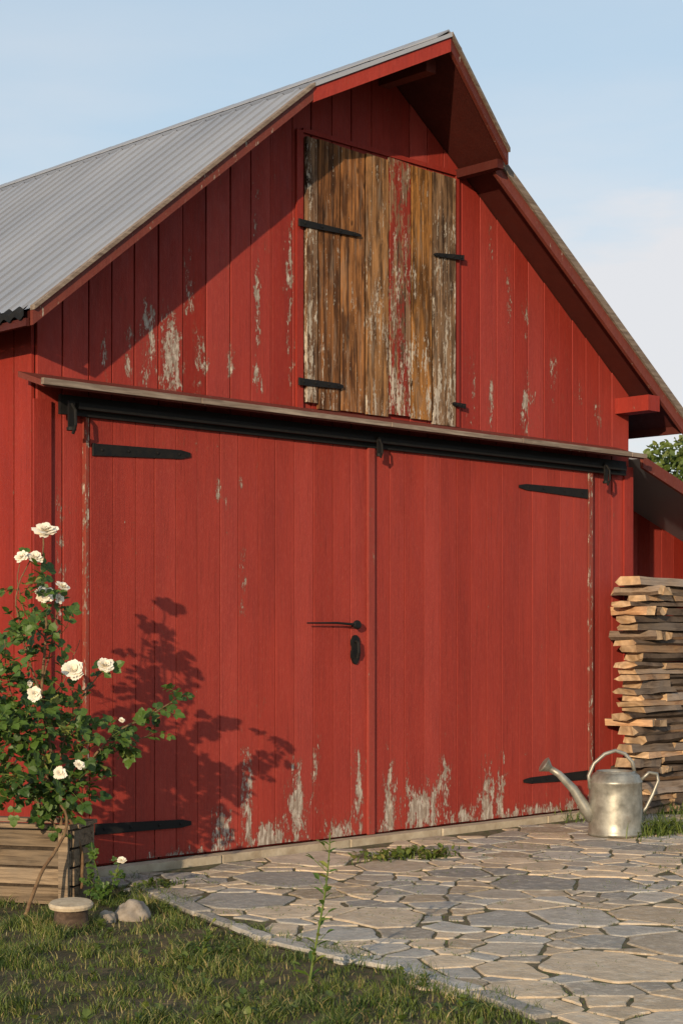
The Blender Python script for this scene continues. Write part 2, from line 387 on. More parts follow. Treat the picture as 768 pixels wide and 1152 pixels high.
# canopy
cn=MB(); CXL,CXR=-.50,5.47
cn.hexa([(CXL,-.30,2.965),(CXR,-.30,2.965),(CXR,-.029,3.05),(CXL,-.029,3.05),(CXL,-.30,3.0),(CXR,-.30,3.0),(CXR,-.029,3.085),(CXL,-.029,3.085)],.4)
can=cn.build('door_canopy',M['darkred'],barn)
cp=MB(); xx=CXL-.02
while xx<CXR:
    n=min(xx+U(1.2,2.2),CXR+.02); cp.board(xx,n,2.975,3.006+U(0,.008),3.006+U(0,.006),-.325,-.301,bev=.004,tone=U(.2,.8)); xx=n
cp.build('canopy_edge',M['greywood'],can)
tr=MB(); tr.box((-.14,-.150,2.880),(5.44,-.110,2.918)); tro=tr.build('door_track',M['iron'],barn)
tr=MB(); tr.box((XL+.12,-.10,2.845),(5.5,-.0735,2.965)); tr.build('track_board',M['iron'],tro)
for tx,sc in ((P(82,470,.18).x,1.0),(P(428,500,.18).x,.7),(P(683,530,.18).x,.9)):
    q=MB(); q.box((tx-.022*sc,-.172,2.88-.12*sc),(tx+.022*sc,-.156,2.92)); q.lathe([(.0,-.01),(.03*sc,-.01),(.03*sc,.01),(.0,.01)],16,(tx,-.165,2.88-.13*sc))
    q.tube([(tx,-.17,2.90),(tx,-.17-.035*sc,2.86),(tx,-.17-.04*sc,2.88-.11*sc),(tx,-.18,2.88-.16*sc)],.010*sc,8)
    q.build('track_bracket',M['iron'],tro)
# doors -----------------------------------------------------------
def strap(parent,p,q,h0,h1,y,name='hinge'):
    m=MB(); x0,z0=p;x1,z1=q
    n=10; up=[];lo=[]
    for i in range(n+1):
        u=i/n; h=h0+(h1-h0)*u
        if i==n: h*=.5
        cx=x0+(x1-x0)*u; cz=z0+(z1-z0)*u
        up.append((cx,cz+h/2)); lo.append((cx,cz-h/2))
    ring=lo+up[::-1]
    A=[(a,y,b) for a,b in ring]; B=[(a,y-.010,b) for a,b in ring]
    k=len(m.v); N=len(ring); m.v+=A+B
    m.face(tuple(range(k,k+N))[::-1]); m.face(tuple(range(k+N,k+2*N)))
    for i in range(N): j=(i+1)%N; m.face((k+i,k+j,k+N+j,k+N+i))
    for u in (.08,.35,.65,.88):
        cx=x0+(x1-x0)*u;cz=z0+(z1-z0)*u
        m.tube([(cx,y-.009,cz),(cx,y-.014,cz),(cx,y-.017,cz)],[.010,.010,.004],8)
    m.tube([(x0,y-.004,z0-h0*.52),(x0,y-.004,z0+h0*.52)],.009,8)
    return m.build(name,M['iron'],parent)
XC=P(414,800,.06).x; XD0=.0; XD1=P(660,800,.06).x
def door(xa,xb):
    m=MB(); n=round((xb-xa)/.178); wd=(xb-xa)/n; e=[xa]
    for i in range(1,n): e.append(xa+wd*i+U(-.02,.02))
    e.append(xb)
    for i in range(n):
        m.board(e[i],e[i+1],.065+U(0,.006),2.86,2.86,-.068-U(0,.003),-.040,bev=.0015,tone=min(1,max(0,random.gauss(.52,.11))),gap=.0026)
    m.box((xa+.01,-.041,.07),(xb-.01,-.032,2.85),.0)
    return m.build('door',M['door'],barn)
d1=door(XD0,XC-.02); d2=door(XC+.02,XD1)
yd=-.0725
strap(d1,(.02,P(97,505,.07).z),(P(213,512,.07).x,P(213,512,.07).z),.075,.055,yd)
strap(d1,(.04,P(100,934,.07).z),(P(214,925,.07).x,P(214,926,.07).z),.068,.050,yd)
strap(d2,(XD1-.02,P(663,556,.07).z),(P(583,547,.07).x,P(583,547,.07).z),.075,.045,yd)
strap(d2,(XD1-.02,P(660,872,.07).z),(P(588,878,.07).x,P(588,879,.07).z),.075,.045,yd)
t=MB(); t.board(XC-.03,XC+.035,.06,2.86,2.86,-.095,-.0735,bev=.002,tone=.75,gap=0); t.build('centre_batten',M['trim'],d2)
t=MB(); t.board(XD0-.03,XD0-.004,.05,2.86,2.86,-.066,-.03,bev=.002,tone=.7,gap=0); t.build('door_jamb',M['jamb'],barn)
t=MB(); t.board(XD1+.004,XD1+.06,.05,2.86,2.86,-.078,-.03,bev=.002,tone=.7,gap=0); t.build('door_jamb',M['jamb'],barn)
hz=P(398,703,.09); q=MB()
q.tube([(hz.x,yd,hz.z),(hz.x,yd-.045,hz.z)],.014,10); q.lathe([(.0,-.012),(.03,-.012),(.044,0),(.03,.012),(0,.012)],20,(0,0,0))
for i in range(len(q.v)-100,len(q.v)):
    v=q.v[i]; q.v[i]=(hz.x+v[0],yd-.05+v[2],hz.z+v[1]*.75)
q.tube([(hz.x,yd-.05,hz.z),(hz.x-.2,yd-.055,hz.z+.012),(P(343,701,.1).x,yd-.05,P(343,701,.1).z)],[.010,.008,.005],8)
q.build('door_handle',M['iron'],d1)
kz=P(399.5,731,.08); q=MB(); ring=[]
for j in range(32):
    a=2*math.pi*j/32; sn=math.sin(a); ring.append((kz.x+math.cos(a)*(.050-.016*math.exp(-((sn-.1)/.28)**2)+.004*sn),kz.z+.105*sn))
A=[(a,yd,b) for a,b in ring];B=[(a,yd-.014,b) for a,b in ring]; q.v+=A+B; q.face(tuple(range(32))[::-1]); q.face(tuple(range(32,64)))
for i in range(32): j=(i+1)%32; q.face((i,j,32+j,32+i))
q.tube([(kz.x,yd-.014,kz.z+.06),(kz.x,yd-.04,kz.z+.05),(kz.x,yd-.045,kz.z-.02),(kz.x,yd-.03,kz.z-.06)],.012,8)
q.build('lock_plate',M['iron'],d1)
# hay door
HX=[P(v,300,.05).x for v in (343,357,383,411,437,462,486,513)]
HZ0,HZ1=3.115,4.985
hd=[]
for rng in ((0,5),(5,7)):
    m=MB(); mats=[]
    for i in range(*rng):
        zt=HZ1+U(-.015,.012); m.board(HX[i],HX[i+1],HZ0+U(-.035,.012),zt,zt-.008,-.050-U(0,.012),-.034,bev=.003,tone=.5,m=i-rng[0],gap=.0075); mats.append(HM[i])
    mats.append(M['dark'])
    m.box((HX[rng[0]]+.01,-.034,HZ0+.03),(HX[rng[1]]-.01,-.030,HZ1-.03),.5,len(mats)-1)
    hd.append(m.build('hay_door',mats,barn))
for nm,bx in (('l',((HX[0]-.07,-.044,HZ0-.04),(HX[0]-.010,-.029,HZ1+.03))),('r',((HX[-1]+.010,-.042,HZ0-.03),(HX[-1]+.045,-.029,HZ1+.03))),('t',((HX[0]-.009,-.043,HZ1+.018),(HX[-1]+.009,-.029,HZ1+.05))),('b',((HX[0]-.009,-.046,HZ0-.065),(HX[-1]+.009,-.029,HZ0-.037)))):
    t=MB(); t.box(*bx,.35); t.build('hay_door_frame',M['red'],barn)
yh=-.0635
def S(o,a,b,h0,h1): p=P(*a,.06);r=P(*b,.06); strap(o,(p.x,p.z),(r.x,r.z),h0,h1,yh)
S(hd[0],(336,250),(405,265),.05,.025); S(hd[0],(336,429),(385,435),.05,.035); S(hd[1],(520,290),(487,286),.04,.025); S(hd[1],(522,457),(508,454),.035,.025)
# lean-to
lt=MB(); LX0,LX1,LY=5.67,9.2,.75
xx=LX0
while xx<LX1:
    n=xx+.19; zz=3.0-.32*(xx-5.66); lt.board(xx,n,.0,zz,zz-.06,LY-.02-U(0,.004),LY,bev=.002,tone=R(),gap=.004); xx=n
lt.box((LX0,LY+.002,0),(LX1,LY+.05,1.9),.1)
lo=lt.build('lean_to',M['red'],barn)
q=MB()
za,zb=3.03,3.03-.32*(LX1+.3-5.66)
q.hexa([(5.665,-.12,za-.03),(LX1+.3,-.12,zb-.03),(LX1+.3,5,zb-.03),(5.665,5,za-.03),(5.665,-.12,za),(LX1+.3,-.12,zb),(LX1+.3,5,zb),(5.665,5,za)],.4)
q.build('lean_to_roof',M['roof'],lo)
q=MB(); q.plank((5.665,-.125,za-.11),(LX1+.3,-.125,zb-.11),(0,0,.105),(0,-.03,0),.4); q.build('lean_to_fascia',M['darkred'],lo)
q=MB(); q.box((9.0,-.08,0),(9.12,.04,1.95),.4); q.build('lean_to_post',M['red'],lo)

# ================================================================ GROUND
g=MB(); S_=400
g.poly([(-S_,-S_,0),(S_,-S_,0),(S_,S_,0),(-S_,S_,0)]); tag(g.build('ground',M['ground']),kind='structure')
edge=[G(135,993),G(165,1010),G(215,1032),G(290,1062),G(370,1082),G(440,1095),G(520,1122),G(600,1152)]
poly=[(-.25,-.21)]+[(p.x,p.y) for p in edge]+[(-1.5,-6.6),(6.6,-6.6),(6.6,-1.0),(5.5,-.6),(5.5,-.21)]
def inside(x,y,pl=poly):
    c=False; j=len(pl)-1
    for i in range(len(pl)):
        xi,yi=pl[i];xj,yj=pl[j]
        if (yi>y)!=(yj>y) and x<(xj-xi)*(y-yi)/(yj-yi)+xi: c=not c
        j=i
    return c
g=MB(); g.poly([(a,b,.006) for a,b in poly]); tag(g.build('paving_bed',M['joint']),kind='structure')
seeds=[]
grid={}
for tries in range(40000):
    x,y=U(-2.2,7.2),U(-7.2,.3)
    q_=R(); rr=U(.09,.16) if q_<.5 else (U(.17,.27) if q_<.88 else U(.30,.40))
    if tries<80: rr=U(.34,.46)
    ok=True; gx,gy=int(x//.5),int(y//.5)
    for ix in (gx-1,gx,gx+1):
        for iy in (gy-1,gy,gy+1):
            for (a,b_,r2) in grid.get((ix,iy),()):
                # slabs run longer towards the camera side than along the doors
                if abs((a-x)*.72-(b_-y)*.70)<9 and math.hypot(((a-x)*.70+(b_-y)*.72)*.85,((a-x)*.72-(b_-y)*.70)*1.1)<(rr+r2)*.5+.035: ok=False;break
            if not ok:break
        if not ok:break
    if ok: seeds.append((x,y,rr)); grid.setdefault((gx,gy),[]).append((x,y,rr))
def clip(pl,px,py,nx,ny):
    out=[]
    for i in range(len(pl)):
        a=pl[i];b=pl[(i+1)%len(pl)]
        da=(a[0]-px)*nx+(a[1]-py)*ny; db=(b[0]-px)*nx+(b[1]-py)*ny
        if da<=0: out.append(a)
        if (da<0)!=(db<0) and abs(da-db)>1e-9:
            u=da/(da-db); out.append((a[0]+(b[0]-a[0])*u,a[1]+(b[1]-a[1])*u))
    return out
pv=MB()
def stoneblock(pl,h,tone,tilt=(0,0)):
    cx=sum(p[0] for p in pl)/len(pl); cy=sum(p[1] for p in pl)/len(pl)
    out=[]
    n=len(pl)
    for i in range(n):
        a=pl[i];b=pl[(i+1)%n]; L=math.hypot(b[0]-a[0],b[1]-a[1])
        if L<.03: out.append(((a[0]+b[0])/2,(a[1]+b[1])/2)); continue
        q=min(.15,.007/L+.025)
        out.append((a[0]+(b[0]-a[0])*q,a[1]+(b[1]-a[1])*q))
        if L>.11:
            ns=2 if L>.2 else 1
            for k0 in range(ns):
                k=(k0+1)/(ns+1)+U(-.08,.08); j=U(-.012,.004); nx,ny=(b[1]-a[1])/L,-(b[0]-a[0])/L
                out.append((a[0]+(b[0]-a[0])*k+nx*j,a[1]+(b[1]-a[1])*k+ny*j))
        out.append((b[0]+(a[0]-b[0])*q,b[1]+(a[1]-b[1])*q))
    n=len(out); b0=len(pv.v)
    def zz(x,y): return h+(x-cx)*tilt[0]+(y-cy)*tilt[1]
    for x,y in out: pv.v.append((x,y,-.01))
    for x,y in out: pv.v.append((x,y,zz(x,y)-.004))
    for x,y in out:
        L=math.hypot(x-cx,y-cy); k=max(0,1-.007/max(L,.02)); X,Y=cx+(x-cx)*k,cy+(y-cy)*k
        pv.v.append((X,Y,zz(X,Y)))
    for l in range(2):
        for i in range(n):
            j=(i+1)%n; pv.face((b0+l*n+i,b0+l*n+j,b0+(l+1)*n+j,b0+(l+1)*n+i),tone)
    pv.face(tuple(b0+2*n+i for i in range(n)),tone)
for i,(x,y,rr) in enumerate(seeds):
    if not inside(x,y): continue
    pl=[(x-.6,y-.6),(x+.6,y-.6),(x+.6,y+.6),(x-.6,y+.6)]
    gx,gy=int(x//.5),int(y//.5)
    for ix in range(gx-2,gx+3):
        for iy in range(gy-2,gy+3):
            for (a,b_,r2) in grid.get((ix,iy),()):
                if a==x and b_==y: continue
                if len(pl)<3: break
                dx,dy=a-x,b_-y; L=math.hypot(dx,dy); k=.5+.5*(rr*rr-r2*r2)/(L*L); k=min(.82,max(.18,k))
                gap=.006+.005*((a*b_*97+x*y*97)%1)
                pl=clip(pl,x+dx*k-dx/L*gap,y+dy*k-dy/L*gap,dx,dy)
    if len(pl)<3: continue
    pl=clip(pl,0,-.215,0,1)
    if len(pl)<3: continue
    stoneblock(pl,U(.012,.016),R(),(U(-.008,.008),U(-.008,.008)))
tag(pv.build('paving_stones',M['stone']),kind='structure')
random.seed(21)
pv=MB()
el=[Vector((p.x,p.y,0)) for p in edge]
for i in range(len(el)-1):
    a,b_=el[i],el[i+1]; L=(b_-a).length; n=max(1,round(L/.42)); d=(b_-a)/n; nr=Vector((d.y,-d.x,0)).normalized()
    for k in range(n):
        p=a+d*k+d*.03; q=a+d*(k+.95); wd=U(.07,.11); o=-nr*.02
        pl=[(p+o),(q+o),(q+o+nr*-wd),(p+o+nr*-wd)]
        pl=[(v.x+U(-.01,.01),v.y+U(-.01,.01)) for v in pl]
        s2=sum(pl[m][0]*pl[(m+1)%4][1]-pl[(m+1)%4][0]*pl[m][1] for m in range(4))
        if s2<0: pl=pl[::-1]
        stoneblock(pl,U(.022,.030),U(.0,.25))
tag(pv.build('path_edging',M['stone']),kind='structure')
# grass
random.seed(5)
def blade(mb,x,y,z,h,tone,w=.004,lean=None):
    a=U(0,6.283); dx,dy=math.cos(a)*w,math.sin(a)*w
    b=U(0,6.283); l=(h*U(.2,1.1)) if lean is None else lean
    lx,ly=math.cos(b)*l,math.sin(b)*l
    k=len(mb.v)
    mb.v+=[(x-dx,y-dy,z),(x+dx,y+dy,z),(x-dx*.8+lx*.35,y-dy*.8+ly*.35,z+h*.6),(x+dx*.8+lx*.35,y+dy*.8+ly*.35,z+h*.6),(x+lx,y+ly,z+h)]
    mb.face((k,k+1,k+3,k+2),tone); mb.face((k+2,k+3,k+4),tone)
def rv(): 
    return Vector((random.gauss(0,1),random.gauss(0,1),random.gauss(0,1))).normalized()
def leaflet(mb,p,d,n,L,tone,wf=.36):
    d=d.normalized(); s_=d.cross(n).normalized(); n2=s_.cross(d)
    w_=L*wf; k=len(mb.v)
    pts=[p,p+d*L*.35+s_*w_+n2*L*.08,p+d*L*.35,p+d*L*.35-s_*w_+n2*L*.08,p+d*L*.72+s_*w_*.75+n2*L*.05,p+d*L*.72-n2*L*.03,p+d*L*.72-s_*w_*.75+n2*L*.05,p+d*L-n2*L*.12]
    mb.v+=[tuple(q) for q in pts]
    for f in ((0,2,1),(0,3,2),(1,2,5,4),(2,3,6,5),(4,5,7),(5,6,7)): mb.face(tuple(k+i for i in f),tone)
gr=MB(); cnt=0; tr_=0
while cnt<50000 and tr_<700000:
    tr_+=1
    x,y=U(-4.6,-.1),U(-6.2,.3)
    if x>XL-.06 and y>-.2: continue
    px,py,k=proj((x,y,0))
    if px<-260 or px>760 or py>1290: continue
    if inside(x+.03,y): continue
    nz=noise.noise(Vector((x*1.7,y*1.7,0))); nf=noise.noise(Vector((x*5,y*5,3))); nc=noise.noise(Vector((x*13,y*13,9)))
    d_=nf+nz*.6+nc*.5
    if d_<-.02 and R()<.88: continue
    h=U(.012,.04)*(1+2.0*max(0,d_))
    tone=min(1,max(0,.34+.6*noise.noise(Vector((x*3.1,y*3.1,7)))+.3*nc+random.gauss(0,.18)))
    if R()<.12+.5*max(0,-d_): tone=U(.85,1)
    blade(gr,x,y,0,max(.010,h),tone,U(.0013,.0027)); cnt+=1
    if R()<.006 and d_>0:
        for _ in range(5): leaflet(gr,Vector((x,y,U(.01,.04))),Vector((U(-1,1),U(-1,1),U(.1,.6))),Vector((0,0,1)),U(.025,.05),U(.1,.6))
for _ in range(7000):
    x,y=U(-1.4,5.5),U(-6,-.3)
    if not inside(x,y): continue
    if noise.noise(Vector((x*2.3,y*2.3,8)))<.08: continue
    for _k in range(3): blade(gr,x+U(-.02,.02),y+U(-.02,.02),.005,U(.010,.022),U(.1,.8),.002)
# weeds creeping over the paving edge
for i in range(len(el)-1):
    for _ in range(5):
        c=el[i].lerp(el[i+1],R())+Vector((U(-.02,.14),0,0))
        for _k in range(22): blade(gr,c.x+random.gauss(0,.03),c.y+random.gauss(0,.03),0,U(.02,.07),U(0,.75),.002)
for _ in range(7000):
    x,y=U(4.4,9),U(-.9,.6)
    if inside(x,y) and R()<.8: continue
    if x<XR+.05 and y>-.15: continue
    blade(gr,x,y,0,U(.04,.13),U(.0,.7),.004)
tag(gr.build('grass',M['grass']),'short patchy green and dry grass bordering the flagstones','grass',kind='stuff')

# ================================================================ PLANTER
pc=G(80,1020)
LD=Vector((-.513,.859,0)).normalized(); SD=Vector((.859,.513,0)).normalized()
PL,PS,PH=.74,.28,.42
root_loc=pc+LD*PL/2+SD*PS/2
ang=math.atan2(LD.y,LD.x)
planter=thing('planter','weathered slatted wooden planter crate at the barn corner below the rose','planter',root_loc,ang)
hx,hy=PL/2,PS/2
b=MB(); nsl=4; sh=PH/nsl
for k in range(nsl):
    z0=k*sh+.007; z1=(k+1)*sh-.007
    for sg in (1,-1):
        e=U(-.006,.006); b.board(-hx,hx,z0+U(-.004,.004),z1+U(-.006,.004),z1+U(-.006,.004),sg*hy-.011+e,sg*hy+.011+e,bev=.003,tone=U(.1,1),gap=0)
    for sg in (1,-1):
        b.box((sg*hx-.011,-hy+.018,z0),(sg*hx+.011,hy-.018,z1),U(.1,.9))
b.build('slat_panel',M['crate'],planter)
for sx in (1,-1):
    for sy in (1,-1):
        q=MB(); q.box((sx*(hx-.03)-.028,sy*(hy+.030)-.012,0),(sx*(hx-.03)+.028,sy*(hy+.030)+.012,PH+.005),U(.3,.8)); q.build('corner_post',M['crate'],planter)
q=MB()
for sy in (1,-1): q.box((-hx-.02,sy*hy-.035,PH+.008),(hx+.02,sy*hy+.040,PH+.030),U(.4,.8))
for sx in (1,-1): q.box((sx*hx-.03,-hy+.036,PH+.008),(sx*hx+.03,hy-.036,PH+.028),U(.4,.8))
q.build('rim',M['crate'],planter)
q=MB(); q.box((-hx+.013,-hy+.019,.02),(hx-.013,hy-.019,PH-.05)); q.build('soil',M['soil'],planter)

# ================================================================ ROSE
random.seed(33)
def compound(mb,p,d,L,stem=None):
    d=d.normalized(); n=(Vector((-.3,-.4,.8))+rv()*.6).normalized(); s_=d.cross(n).normalized(); t=U(0,.7) if R()<.93 else U(.8,1)
    tot=L*2.0
    if stem is not None: stem.tube([p,p+d*tot],[.0015,.001],3,cap=False)
    leaflet(mb,p+d*tot,d,n,L*U(.95,1.15),t,.42)
    for u in (.4,.9):
        for sg in (1,-1): leaflet(mb,p+d*tot*u,(d*.6+s_*sg).normalized(),n,L*U(.75,1),min(1,max(0,t+U(-.1,.1))),.42)
def petal(mb,c,ax,az,L,w_,open_,curl,tone):
    u0=ax; a=u0.cross(Vector((0,0,1))); a=a.normalized() if a.length>.1 else Vector((1,0,0)); b_=u0.cross(a)
    out=a*math.cos(az)+b_*math.sin(az); sd=u0.cross(out)
    nI,nJ=4,4; k=len(mb.v)
    for i in range(nI+1):
        v=i/nI; th=open_*v+curl*v*v
        r=L*(math.sin(open_*.6)*v+ .35*math.sin(th)*v); z=L*(math.cos(open_*.8)*v*(1-.3*v*math.sin(open_)))
        for j in range(nJ+1):
            s1=(j/nJ-.5)*2; ww=w_*math.sin(math.pi*min(1,.12+v*.68))
            mb.v.append(tuple(c+out*(r-abs(s1)**2*w_*.35*(1-v*.5)+(U(-.08,.08)*L if i==nI else 0))+u0*(z-abs(s1)*L*.06*v)+sd*s1*ww))
    for i in range(nI):
        for j in range(nJ):
            q=k+i*(nJ+1)+j; mb.face((q,q+1,q+nJ+2,q+nJ+1),tone)
def flower(parent,c,rad,ax,off,name='rose_flower'):
    mb=MB(); ax=ax.normalized()
    for layer,(n,op,L,w_) in enumerate(((3,.15,.60,.28),(4,.35,.7,.36),(5,.6,.8,.42),(6,.9,.88,.44),(7,1.2,.98,.46),(6,1.5,1.02,.44))):
        for i in range(n):
            petal(mb,c,ax,2*math.pi*(i+.5*(layer%2))/n+U(-.25,.25),rad*L*U(.8,1.08),rad*w_*U(.85,1.1),op+U(-.18,.18),U(.1,.8),U(0,1))
    return mb.build(name,M['petal'],parent,off,smooth=True)
rloc=root_loc.copy()
rose=thing('rose_bush','white flowering climbing rose bush growing beside the planter at the barn corner','rose bush',rloc)
RO=.88
def C_(pts,o=RO):
    out=[]
    for q in pts:
        oo=q[2] if len(q)>2 else o
        out.append(P(q[0],q[1],oo))
    res=[]
    n=len(out)
    for i in range(n-1):
        p0=out[max(i-1,0)];p1=out[i];p2=out[i+1];p3=out[min(i+2,n-1)]
        for k in range(5):
            t=k/5; res.append(.5*((2*p1)+(p2-p0)*t+(2*p0-5*p1+4*p2-p3)*t*t+(-p0+3*p1-3*p2+p3)*t**3)+rv()*.004)
    res.append(out[-1]); return res
stems=[([(70,940,.9),(62,870),(48,790),(52,700),(47,640),(50,600,.9)],.011,.42),
 ([(70,940,.9),(95,870),(130,825,.92),(170,805,.95),(208,780,.96)],.009,1.1),
 ([(60,870),(82,810),(100,775),(117,750,.9)],.006,.5),
 ([(48,790),(26,720),(18,670),(36,628)],.007,.5),
 ([(62,870),(25,840),(-5,800),(-30,770)],.008,.8),
 ([(50,760),(60,715),(64,690),(69,662)],.005,.6),
 ([(52,720),(30,690),(20,655),(24,625)],.005,.5),
 ([(74,920),(80,890),(88,860)],.004,.7),
 ([(66,900),(66,880),(67,868)],.004,.7),
 ([(70,940,.9),(40,900),(10,880),(-20,870)],.007,.8),
 ([(82,830),(82,790),(81,756)],.005,.5),
 ([(60,870),(45,830),(38,782)],.005,.7),
 ([(95,870),(120,850),(150,835),(178,822)],.004,.8),
 ([(48,790),(70,770),(90,720)],.004,.5),
 ([(25,840),(10,770),(5,720)],.005,.7),
 ([(28,1032,1.12),(45,985,1.08),(75,930,1.0),(60,890,.9),(40,850,.9)],.012,.0),
 ([(92,1000,.9),(90,950,.9),(66,900,.9),(35,860,.9),(-10,845,.9)],.011,.1),
]
sm=MB(); lf=MB(); petiole=MB()
for pts,r0,dens in stems:
    c=C_(pts); n=len(c); sm.tube(c,[r0*(1-.65*i/n) for i in range(n)],7)
    for i in range(2,n):
        seg=c[i]-c[i-1]; m_=seg.length/.040*dens
        k=int(m_)+(1 if R()<m_%1 else 0)
        for _ in range(k):
            p=c[i-1]+seg*R(); d=(seg.normalized()*.4+rv()); compound(lf,p,d,U(.038,.060),petiole)
def twigs(px0,px1,py0,py1,n,oa=.65,ob=1.1):
    for _ in range(n):
        x=U(px0,px1);y=U(py0,py1); o=U(oa,ob); p=P(x,y,o); d=rv(); d.z=abs(d.z)*.6
        q=p+d*U(.05,.12); petiole.tube([p,q],[.002,.0015],3,cap=False)
        for _k in range(3): compound(lf,p+(q-p)*R(),rv()+d*.5,U(.042,.066),petiole)
twigs(-25,95,810,895,42); twigs(-30,60,780,840,14); twigs(5,75,690,780,7,.75,.98); twigs(60,130,805,865,8,.8,1.02); twigs(50,95,885,920,6,.75,1.0); twigs(-30,15,700,790,7); twigs(20,65,630,690,3,.8,.95)
twigs(5,60,890,912,5,.8,1.05)
sm.build('stem',M['stem'],rose,rloc,True)
lf.build('foliage',M['leaf'],rose,rloc); petiole.build('twig',M['greenstem'],rose,rloc)
V=Vector
for x,y,r,o,ax in ((51,596,.078,.92,(-.3,-.5,.9)),(39,625,.05,.92,(-.2,-.6,.6)),(25,624,.045,.9,(-.7,-.3,.6)),(50,667,.058,.95,(-.4,-.8,.5)),(70,658,.048,.95,(.1,-.6,.8)),(66,671,.035,.95,(0,-.8,.3)),
  (82,752,.076,1.03,(-.5,-.7,.6)),(118,747,.062,.98,(-.2,-.7,.7)),(39,778,.046,1.13,(-.5,-.8,.3)),(67,867,.042,1.17,(-.5,-.9,.3)),(89,858,.034,1.13,(-.2,-.7,.6)),(137,808,.022,.98,(-.2,-.5,.6)),(33,766,.02,1.12,(0,-1,0))):
    flower(rose,P(x,y+3,o),r*.86,V(ax),rloc)
sb=G(122,1018); sap=thing('rose_sapling','small leafy rose shoot with one pale bloom in front of the left door hinge','rose shoot',sb)
st=MB(); l2=MB()
for pts in ([(122,1018),(112,990),(105,965),(103,948)],[(122,1018),(128,990),(134,972)],[(120,1015),(108,1000),(98,985)]):
    k=1.5*F/(1018-714); c=[K(a,b_,k) for a,b_ in pts]; st.tube(c,[.004,.003,.0025,.002][:len(c)],5)
    for i in range(1,len(c)):
        for _ in range(5): compound(l2,c[i-1]+(c[i]-c[i-1])*R(),rv(),U(.022,.034),st)
st.build('stem',M['greenstem'],sap,sb); l2.build('foliage',M['leaf'],sap,sb); flower(sap,K(137,969,1.5*F/304),.028,V((-.3,-.5,.9)),sb,'rose_flower')
def weed(base,topx,topy,k,label,n=16,L=.05,r0=.005):
    t=thing('weed',label,'weed',base); a=MB();b_=MB()
    top=K(topx,topy,k)
    def pp(u): return base.lerp(top,u)+V((.03*math.sin(u*4),.02*math.sin(u*5),0))
    a.tube([pp(i/8) for i in range(9)],[r0*(1-.6*i/8) for i in range(9)],6)
    for i in range(n):
        u=.05+.93*i/n+U(-.02,.02); p=pp(u); an=i*2.4; d=V((math.cos(an),math.sin(an),U(.3,.9))).normalized()
        s_=L*(1.15-u*.5)*U(.6,1.2)
        leaflet(b_,p,d,V((0,0,1))+rv()*.5,s_,U(.4,1),.18)
        if i%3==0:
            q=p+V((-d.x,-d.y,.9)).normalized()*L*U(.6,1.1); a.tube([p,q],[.002,.0014],4)
            for _ in range(2): leaflet(b_,q,V((-d.x+U(-.4,.4),-d.y+U(-.4,.4),.6)),V((0,0,1))+rv()*.5,L*.65,U(.4,1),.22)
    a.build('stem',M['greenstem'],t,base); b_.build('foliage',M['leaf'],t,base)
b0=G(347,1112); weed(b0,372,936,1.5*F/398,'tall thin weed standing alone at the edge of the flagstones',24,.075,.006)
b0=G(225,1078); weed(b0,232,1042,1.5*F/364,'short weed in the grass left of the tall weed',10,.045)
def tuft(loc,label,n,h,sp,leafy=0):
    t=MB()
    for _ in range(n):
        a=random.gauss(0,sp);b_=random.gauss(0,sp*.4); blade(t,a,b_,0,U(.4,1)*h,U(0,.7),.0045)
    for _ in range(leafy):
        a=random.gauss(0,sp);b_=random.gauss(0,sp*.4); leaflet(t,V((a,b_,U(.01,h*.6))),V((U(-1,1),U(-1,1),U(.1,.8))),V((0,0,1)),U(.03,.06),U(.2,.9))
    o=t.build('grass_tuft',M['grass']); o.location=loc; tag(o,label,'grass tuft'); return o
tuft(G(455,966),'low weedy tuft at the foot of the right door by the centre strip',220,.08,.18,140)
tuft(G(490,968),'small weedy tuft just right of the wider tuft at the door foot',90,.08,.07,50)
tuft(G(180,1000),'small grass tuft at the sill below the left door',90,.06,.10,30)
tuft(G(745,940),'tall grass tuft right of the watering can below the firewood',420,.16,.16,80)
# ================================================================ WATERING CAN
wl=G(692,942); wk=1.5*F/(942-714); u_=wk/F
wc=thing('watering_can','galvanised metal watering can standing on the flagstones before the right door','watering can',(wl.x,wl.y,.016),math.atan2(-.697,.717)+.12)
Rb=31*u_
q=MB(); q.lathe([(Rb*.94,0),(Rb,.004),(Rb*1.01,.02),(Rb*.975,.032),(Rb*.97,.10),(Rb*.96,.30),(Rb*.945,.38),(Rb*.965,.388),(Rb*.965,.402),(Rb*.93,.41),(Rb*.86,.445),(Rb*.74,.462),(Rb*.70,.464),(Rb*.70,.474),(Rb*.66,.476),(Rb*.64,.45),(Rb*.5,.40)],48)
q.build('body',M['can'],wc,smooth=True)
q=MB(); ex=-79*u_
q.tube([(-Rb*.85,0,.13),(-Rb*1.12,0,.20),(-Rb*1.55,0,.34),(-Rb*2.1,0,.455),(ex+.02,0,.50)],[.055,.045,.034,.026,.024],16)
sp=q.build('spout',M['can'],wc,smooth=True)
q=MB(); d=V((-.75,0,.52)).normalized(); e=V((ex+.025,0,.495)); q.tube([e,e+d*.03,e+d*.055,e+d*.062],[.025,.045,.062,.055],20); q.build('spout_rose',M['can'],sp,smooth=False)
q=MB(); q.tube([(-Rb*.93,0,.34),(-Rb*1.0,0,.44),(-Rb*.8,0,.53),(-Rb*.4,0,.60),(0,0,.625),(Rb*.35,0,.60),(Rb*.62,0,.54),(Rb*.72,0,.46)],.014,10); q.build('carry_handle',M['can'],wc,smooth=True)
q=MB(); q.tube([(Rb*.93,0,.40),(Rb*1.25,0,.46),(Rb*1.55,0,.45),(Rb*1.6,0,.40),(Rb*1.4,0,.30),(Rb*1.15,0,.20),(Rb*.95,0,.15)],.013,10); q.build('rear_handle',M['can'],wc,smooth=True)
